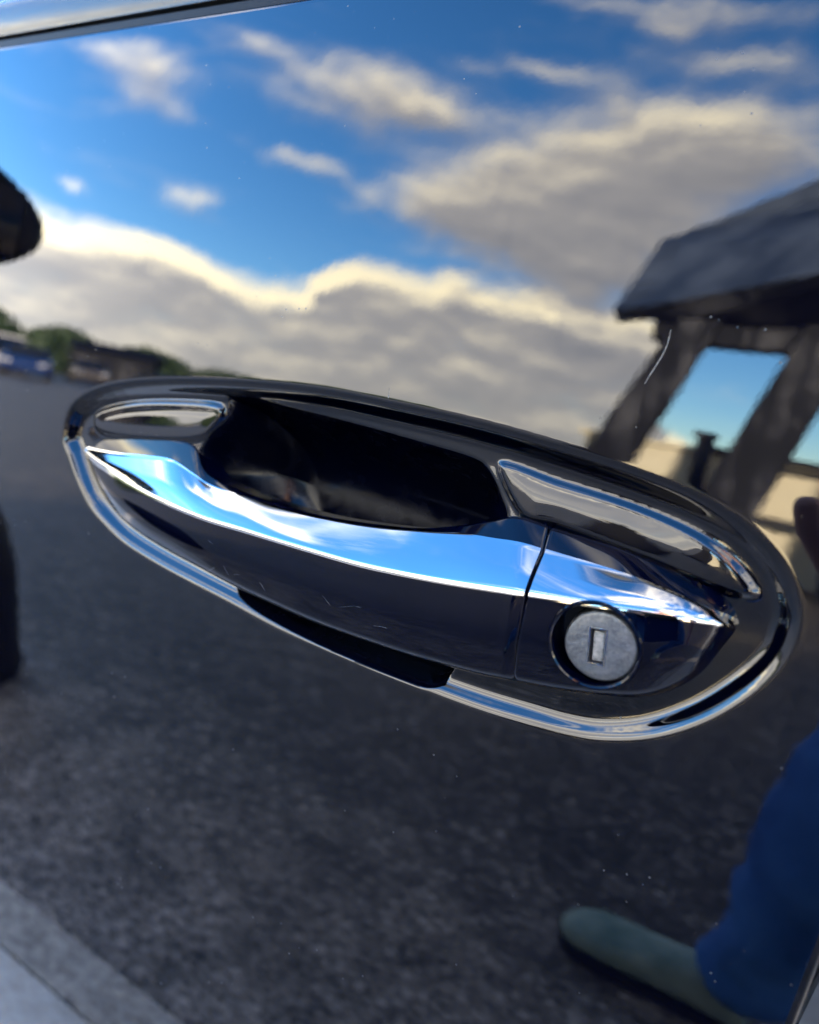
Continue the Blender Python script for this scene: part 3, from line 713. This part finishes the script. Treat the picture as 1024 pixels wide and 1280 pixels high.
for k, (az, d, r, h, lab) in enumerate([(-61, 74, 6, 5.6, 'tall green hedge bush at the nose end of the hedge row'), (-56, 70, 5.5, 4.6, 'green hedge bush between the pale grey van and the shed'),
                                         (-50.5, 68, 6, 4.0, 'broad green hedge bush behind the shed'), (-45, 66, 6, 3.2, 'low green hedge bush right of the shed'), (-39, 64, 6, 2.8, 'lowest green hedge bush at the end of the row'),
                                         (-66, 80, 7, 6, 'tallest green hedge bush beyond the parked cars'), (-33.5, 64, 6, 2.6, 'flat clipped green hedge bush behind the asphalt yard')]):
    x, y = polar(az, d); t = empty('hedge_bush', (x, y, 0)); tag(t, lab, 'bush', 'hedge bushes across the yard')
    leafy('crown', 0, 0, r, r*0.6, h, 2600, 0.42, LEAF, t, 0.05)
    bm = bmesh.new(); cyl(bm, (0, 0, -0.1), (0, 0, h*0.6), 0.2, 0.08, 10); link('trunk', to_mesh(bm, 'trunk', 40), BARK, t)
# shed
SHW = mat('shed_boards', (0.02, 0.024, 0.035), 0.7, spec=0.15, build=vary((0.001, 0.0018, 0.005), (0.003, 0.004, 0.008), 3, 0.3, 0.01))
sx, sy = polar(-52.5, 56)
SD = empty('shed', (sx, sy, 0), math.radians(-40)); tag(SD, 'long dark boarded shed across the yard with a low pitched roof', 'shed')
bm = bmesh.new(); bx(bm, (-2.6, -1.5, 0), (2.6, 1.5, 2.5)); link('wall', to_mesh(bm, 'wall'), SHW, SD)
bm = bmesh.new(); hexa(bm, [Vector(v) for v in ((-2.8, -1.9, 2.46), (-2.8, 0, 3.2), (-2.8, 1.9, 2.46))], [Vector(v) for v in ((2.8, -1.9, 2.46), (2.8, 0, 3.2), (2.8, 1.9, 2.46))])
link('roof', to_mesh(bm, 'roof'), SHW, SD)
for x in (-2.2, 0.4):
    bm = bmesh.new(); bx(bm, (x, 1.49, 0.05), (x+1.3, 1.55, 1.9)); link('door', to_mesh(bm, 'door'), TIMBER, SD)
# parked cars
def parked(az, d, rz, name, colour, label, van=False):
    x, y = polar(az, d); t = empty(name, (x, y, 0), rz)
    tag(t, label, 'van' if van else 'car', 'vehicles parked across the yard')
    pm = mat('vehicle_paint_'+name+str(colour[0]), colour, 0.15, build=vary(tuple(c*0.95 for c in colour), colour, 2))
    body = [(-2.1, .3), (-1.75, .3), (-1.68, .52), (-1.4, .66), (-1.1, .52), (-1.02, .28), (1.0, .28), (1.08, .52), (1.36, .66), (1.64, .52), (1.72, .3), (2.1, .32), (2.15, .72), (1.9, .92), (1.0, .98), (-1.95, .98), (-2.15, .75)]
    roof = [(-1.95, .98), (1.0, .98), (.35, 1.44), (-1.35, 1.46)] if not van else [(-2.1, .98), (1.35, .98), (.95, 1.95), (-2.1, 2.0)]
    bm = bmesh.new(); prism(bm, body, -0.85, 0.85); bmesh.ops.bevel(bm, geom=bm.edges[:], offset=0.03, segments=1, affect='EDGES'); link('body', to_mesh(bm, 'body', 30), pm, t)
    bm = bmesh.new(); prism(bm, roof, -0.74, 0.74); bmesh.ops.bevel(bm, geom=bm.edges[:], offset=0.05, segments=2, affect='EDGES'); link('roof', to_mesh(bm, 'roof', 30), pm, t)
    top = 1.38 if not van else 1.75
    for s in (-1, 1):
        for (a, b) in ((-1.35, -0.45), (-0.35, 0.5)) if not van else ((0.2, 1.0),):
            bm = bmesh.new(); poly = [(a, 1.03), (b+0.12, 1.03), (b-0.1, top), (a+0.1, top)]; prism(bm, poly, s*0.735, s*0.75); link('window', to_mesh(bm, 'window'), GLASS, t)
        for wx in (-1.4, 1.36):
            lathe('wheel', [(0, -0.09), (0.28, -0.1), (0.31, -0.06), (0.31, 0.06), (0.28, 0.1), (0, 0.09)], TYRE, t, 24, Matrix.Translation((wx, s*0.78, 0.31)) @ Matrix.Rotation(math.radians(90), 4, 'X'))
        for hx in (2.1,):
            bm = bmesh.new(); bx(bm, (hx-0.05, s*0.6-0.15, 0.6), (hx+0.06, s*0.6+0.15, 0.75), 0.02); link('headlight', to_mesh(bm, 'headlight'), ALLOY, t)
    bm = bmesh.new(); prism(bm, [(1.02, 1.02), (0.98, 1.0), (.36, 1.40), (.42, 1.42)] if not van else [(1.38, 1.02), (1.34, 1.0), (1.0, 1.8), (1.04, 1.82)], -0.66, 0.66); link('windscreen', to_mesh(bm, 'windscreen'), GLASS, t)
parked(-59.5, 40, math.radians(25), 'parked_van', (0.32, 0.32, 0.33), 'pale grey van parked first in the row across the yard', True)
parked(-58.0, 33, math.radians(35), 'parked_car', (0.004, 0.016, 0.07), 'deep blue hatchback parked in front of the pale grey van')
parked(-54.3, 42, math.radians(30), 'parked_car', (0.05, 0.045, 0.045), 'charcoal hatchback parked next to the pale grey van')
parked(-49.5, 45, math.radians(20), 'parked_car', (0.02, 0.025, 0.04), 'near black hatchback parked before the shed doors')
parked(-45.8, 46, math.radians(20), 'parked_car', (0.30, 0.30, 0.31), 'pale silver hatchback parked at the end of the shed')

# ------------------------------------------------------------------ person taking the picture
SKIN = mat('skin', (0.42, 0.22, 0.17), 0.5, build=vary((0.60, 0.34, 0.27), (0.74, 0.46, 0.37), 30, 0.1, 0.001))
DENIM = mat('denim', (0.012, 0.035, 0.13), 0.85, build=vary((0.014, 0.09, 0.34), (0.07, 0.25, 0.68), 7, 0.6, 0.02))
COAT = mat('dark_jacket', (0.03, 0.03, 0.04), 0.8, build=vary((0.004, 0.0045, 0.009), (0.012, 0.013, 0.022), 14, 0.4, 0.006))
SUEDE = mat('suede', (0.10, 0.15, 0.15), 0.9, build=vary((0.16, 0.26, 0.22), (0.44, 0.55, 0.46), 13, 0.3, 0.004))
HAIR = mat('hair', (0.03, 0.022, 0.016), 0.6, build=vary((0.02, 0.014, 0.01), (0.05, 0.035, 0.025), 60, 0.6, 0.004))
def skinned(name, chains, m, parent, root=0, levels=2):
    V = []; Ed = []; R = []; key = {}
    def vid(p, r):
        k = tuple(round(c, 4) for c in p)
        if k not in key: key[k] = len(V); V.append(p); R.append(r)
        return key[k]
    for ch in chains:
        prev = None
        for (x, y, z, r) in ch:
            i = vid((x, y, z), r)
            if prev is not None and prev != i: Ed.append((prev, i))
            prev = i
    me = bpy.data.meshes.new(name); me.from_pydata(V, Ed, []); me.update()
    o = link(name, me, m, parent)
    sk = o.modifiers.new('skin', 'SKIN'); sk.use_smooth_shade = True
    for i, r in enumerate(R): me.skin_vertices[0].data[i].radius = (r, r)
    for i in range(len(V)): me.skin_vertices[0].data[i].use_root = (i == root)
    ss = o.modifiers.new('sub', 'SUBSURF'); ss.levels = levels; ss.render_levels = levels
    return o
PE = empty('person', (0.3, -0.95, 0)); tag(PE, 'person in dark jacket, blue jeans and grey green shoes leaning in with a phone', 'person')
def rel(ch): return [(x-0.3, y+0.95, z, r) for x, y, z, r in ch]
PELV = (0.34, -1.12, 0.86, 0.150)
legR = [PELV, (0.22, -1.08, 0.80, 0.105), (0.088, -0.84, 0.54, 0.098), (0.05, -0.89, 0.31, 0.082), (0.005, -0.915, 0.09, 0.048)]
legL = [PELV, (0.45, -1.12, 0.80, 0.105), (0.60, -0.88, 0.48, 0.075), (0.60, -1.02, 0.25, 0.060), (0.60, -1.10, 0.09, 0.048)]
spine = [PELV, (0.32, -1.04, 1.02, 0.140), (0.28, -0.92, 1.17, 0.150), (0.24, -0.80, 1.30, 0.125), (0.215, -0.73, 1.38, 0.060), (0.20, -0.68, 1.44, 0.055)]
shR = (0.08, -0.78, 1.27, 0.070); shL = (0.42, -0.80, 1.29, 0.070)
R_ = CM[:, 0]; U_ = -CM[:, 1]; Fw = CM[:, 2]           # lens axes
def pk(a, b, c): return tuple(CP+R_*a+U_*b-Fw*c)      # right, up, behind the lens
armR = [(0.24, -0.80, 1.30, 0.125), shR, (0.05, -0.62, 1.02, 0.048), (*pk(0.03, -0.155, 0.10), 0.032), (*pk(0.018, -0.095, 0.045), 0.027)]
armL = [(0.24, -0.80, 1.30, 0.125), shL, (0.52, -0.62, 1.04, 0.048), (0.44, -0.50, 0.84, 0.035), (0.42, -0.47, 0.78, 0.028), (0.41, -0.455, 0.73, 0.026), (0.405, -0.45, 0.67, 0.012)]
palm = (*pk(0.018, -0.095, 0.045), 0.027)
def finger(pts, r): return [palm]+[(*pk(*p), r*(1-0.12*i)) for i, p in enumerate(pts)]
fingersR = [finger([(-0.004, -0.060, 0.034), (-0.026, -0.030, 0.022), (-0.031, -0.006, 0.010), (-0.029, 0.010, 0.006)], 0.0095),
            finger([(0.004, -0.066, 0.030), (-0.012, -0.050, 0.022), (-0.017, -0.036, 0.012), (-0.012, -0.026, 0.010)], 0.0095),
            finger([(0.006, -0.078, 0.030), (-0.008, -0.074, 0.022), (-0.014, -0.062, 0.012), (-0.008, -0.052, 0.010)], 0.009),
            finger([(0.008, -0.090, 0.032), (-0.004, -0.096, 0.022), (-0.010, -0.086, 0.012), (-0.004, -0.078, 0.010)], 0.008),
            finger([(0.034, -0.080, 0.036), (0.060, -0.066, 0.024), (0.064, -0.040, 0.016), (0.060, -0.022, 0.014)], 0.0105)]
hL = (0.41, -0.455, 0.73, 0.026)
fingersL = [[hL, (0.405+dx, -0.45+dy, 0.675, 0.010), (0.40+dx*1.3, -0.43+dy*1.3, 0.645, 0.009), (0.40+dx*1.3, -0.415+dy*1.2, 0.62, 0.007)] for dx, dy in ((-0.026, 0.0), (-0.008, 0.01), (0.010, 0.008), (0.026, -0.002))]
fingersL.append([hL, (0.375, -0.43, 0.71, 0.010), (0.36, -0.41, 0.68, 0.008)])
head = [spine[-1], (0.185, -0.62, 1.50, 0.085), (0.175, -0.60, 1.56, 0.095), (0.17, -0.61, 1.62, 0.075)]
face = [head[1], (0.165, -0.545, 1.475, 0.035)]
nose = [head[2], (0.155, -0.505, 1.535, 0.018)]
ears = [[head[2], (0.275, -0.62, 1.545, 0.016)], [head[2], (0.075, -0.60, 1.545, 0.016)]]
def fat_(ch, f): return [(x, y, z, r*f) for x, y, z, r in ch]
body = skinned('body', [rel(c) for c in [spine, [PELV]+fat_(legR[1:], 0.72), [PELV]+fat_(legL[1:], 0.72), armR, armL[:6]]+fingersR+fingersL+[head, face, nose]+ears], SKIN, PE)
def fat(ch, f, a=0.0): return [(x, y, z, r*f+a) for x, y, z, r in ch]
footR = [(0.02, -0.915, 0.09, 0.05)]
jr = fat(legR[:4], 1.0, 0.012)+[(0.012, -0.912, 0.14, 0.080), (-0.002, -0.915, 0.075, 0.088)]
jl = fat(legL[:4], 1.0, 0.012)+[(0.60, -1.08, 0.13, 0.070), (0.60, -1.10, 0.075, 0.074)]
skinned('coat_darkener', [rel([(0.28, -1.00, 1.00, 0.175), (0.20, -0.95, 0.88, 0.165), (0.11, -0.92, 0.78, 0.165), (0.07, -0.91, 0.71, 0.165)])], COAT, PE)  # added dark hem, flared wide to darken the reflections at the right
JE = skinned('jeans', [rel(c) for c in (fat([PELV, spine[1]], 1.0, 0.012), jr, jl)], DENIM, PE)
tx = bpy.data.textures.new('folds', 'CLOUDS'); tx.noise_scale = 0.07; tx.noise_depth = 1
dm = JE.modifiers.new('folds', 'DISPLACE'); dm.texture = tx; dm.strength = 0.042; dm.mid_level = 0.5
slR = fat(armR[:3], 1.0, 0.016)+[(*pk(0.028, -0.148, 0.093), 0.043)]
slL = fat(armL[:4], 1.0, 0.016)
skinned('jacket', [rel(c) for c in (fat(spine[:4], 1.0, 0.02)+[(0.215, -0.73, 1.37, 0.078)], slR, slL)], COAT, PE)
bm = bmesh.new(); bmesh.ops.create_uvsphere(bm, u_segments=28, v_segments=18, radius=1.0)
for v in bm.verts:
    c = v.co; c.x *= 0.108; c.y *= 0.118; c.z *= 0.105
    if c.y > 0.02 and c.z < 0.035: c.y = 0.02+(c.y-0.02)*0.2
bm.transform(Matrix.Translation((0.172-0.3, -0.645+0.95, 1.60)))
link('hair', to_mesh(bm, 'hair', 80), HAIR, PE)
for ex in (0.135, 0.20):
    bm = bmesh.new()
    bmesh.ops.create_uvsphere(bm, u_segments=12, v_segments=8, radius=0.013, matrix=Matrix.Translation((ex-0.3, -0.517+0.95, 1.553)))
    link('eye', to_mesh(bm, 'eye', 80), RUBBER, PE)
def shoe(toe, heel, name='shoe'):
    """last shaped as a row of rounded sections from heel to toe"""
    toe = np.array(toe); heel = np.array(heel); L_ = np.linalg.norm(toe-heel); d = (toe-heel)/L_; s = np.array([-d[1], d[0]])
    prof = [(0, .018, .035), (.03, .032, .075), (.10, .040, .098), (.25, .042, .095), (.42, .046, .082), (.58, .054, .070), (.74, .060, .060), (.86, .055, .054), (.95, .038, .042), (1.0, .012, .024)]
    bm = bmesh.new(); rows = []
    P = catmull(prof, 36)
    for t, w, h in P:
        c = heel+d*L_*t; row = []
        for k in range(20):
            a = 2*math.pi*k/20; ca, sa = math.cos(a), math.sin(a)
            ww = w*np.sign(ca)*abs(ca)**0.75; zz = h*0.5+h*0.5*np.sign(sa)*abs(sa)**0.8
            p = c+s*ww; row.append(bm.verts.new((p[0]-0.3, p[1]+0.95, max(zz, 0.0)+0.014)))
        rows.append(row)
    for i in range(len(rows)-1):
        for k in range(20): bm.faces.new((rows[i][k], rows[i+1][k], rows[i+1][(k+1) % 20], rows[i][(k+1) % 20]))
    bm.faces.new(rows[0]); bm.faces.new(rows[-1][::-1])
    o = link(name, to_mesh(bm, name, 60), SUEDE, PE)
    bm = bmesh.new(); a = []; b = []
    ol = [(t, w+0.004) for t, w, h in P]+[(t, -w-0.004) for t, w, h in P[::-1]]
    for t, w in ol:
        p = heel+d*(L_*1.02*t-0.004)+s*w; a.append(bm.verts.new((p[0]-0.3, p[1]+0.95, 0.002))); b.append(bm.verts.new((p[0]-0.3, p[1]+0.95, 0.020)))
    bm.faces.new(a); bm.faces.new(b[::-1])
    for i in range(len(a)): bm.faces.new((a[i], a[(i+1) % len(a)], b[(i+1) % len(a)], b[i]))
    link('sole', to_mesh(bm, 'sole', 40), RUBBER, o)
shoe((-0.275, -0.93), (0.02, -0.905))
shoe((0.50, -0.86), (0.62, -1.13))
# phone in the hand, its back camera at the lens position
PHM = mat('phone_shell', (0.012, 0.012, 0.014), 0.3, build=vary((0.010, 0.010, 0.012), (0.016, 0.016, 0.018), 60))
bm = bmesh.new(); bx(bm, (-0.016, -0.128, -0.0085), (0.056, 0.016, 0.0), 0.0028, 3)
pm_ = Matrix.Identity(4); ctr = CP-Fw*0.007
for i in range(3): pm_[i][0] = R_[i]; pm_[i][1] = U_[i]; pm_[i][2] = Fw[i]; pm_[i][3] = ctr[i]
me = to_mesh(bm, 'phone', 40); me.transform(pm_)
PH = tag(link('phone', me, PHM), 'black phone held upright in front of the car door', 'phone')
bm = bmesh.new(); cyl(bm, (0.016, 0, -0.0006), (0.016, 0, 0.0012), 0.006, seg=24); me = to_mesh(bm, 'lens', 40); me.transform(pm_)
link('lens', me, GLASS, PH)
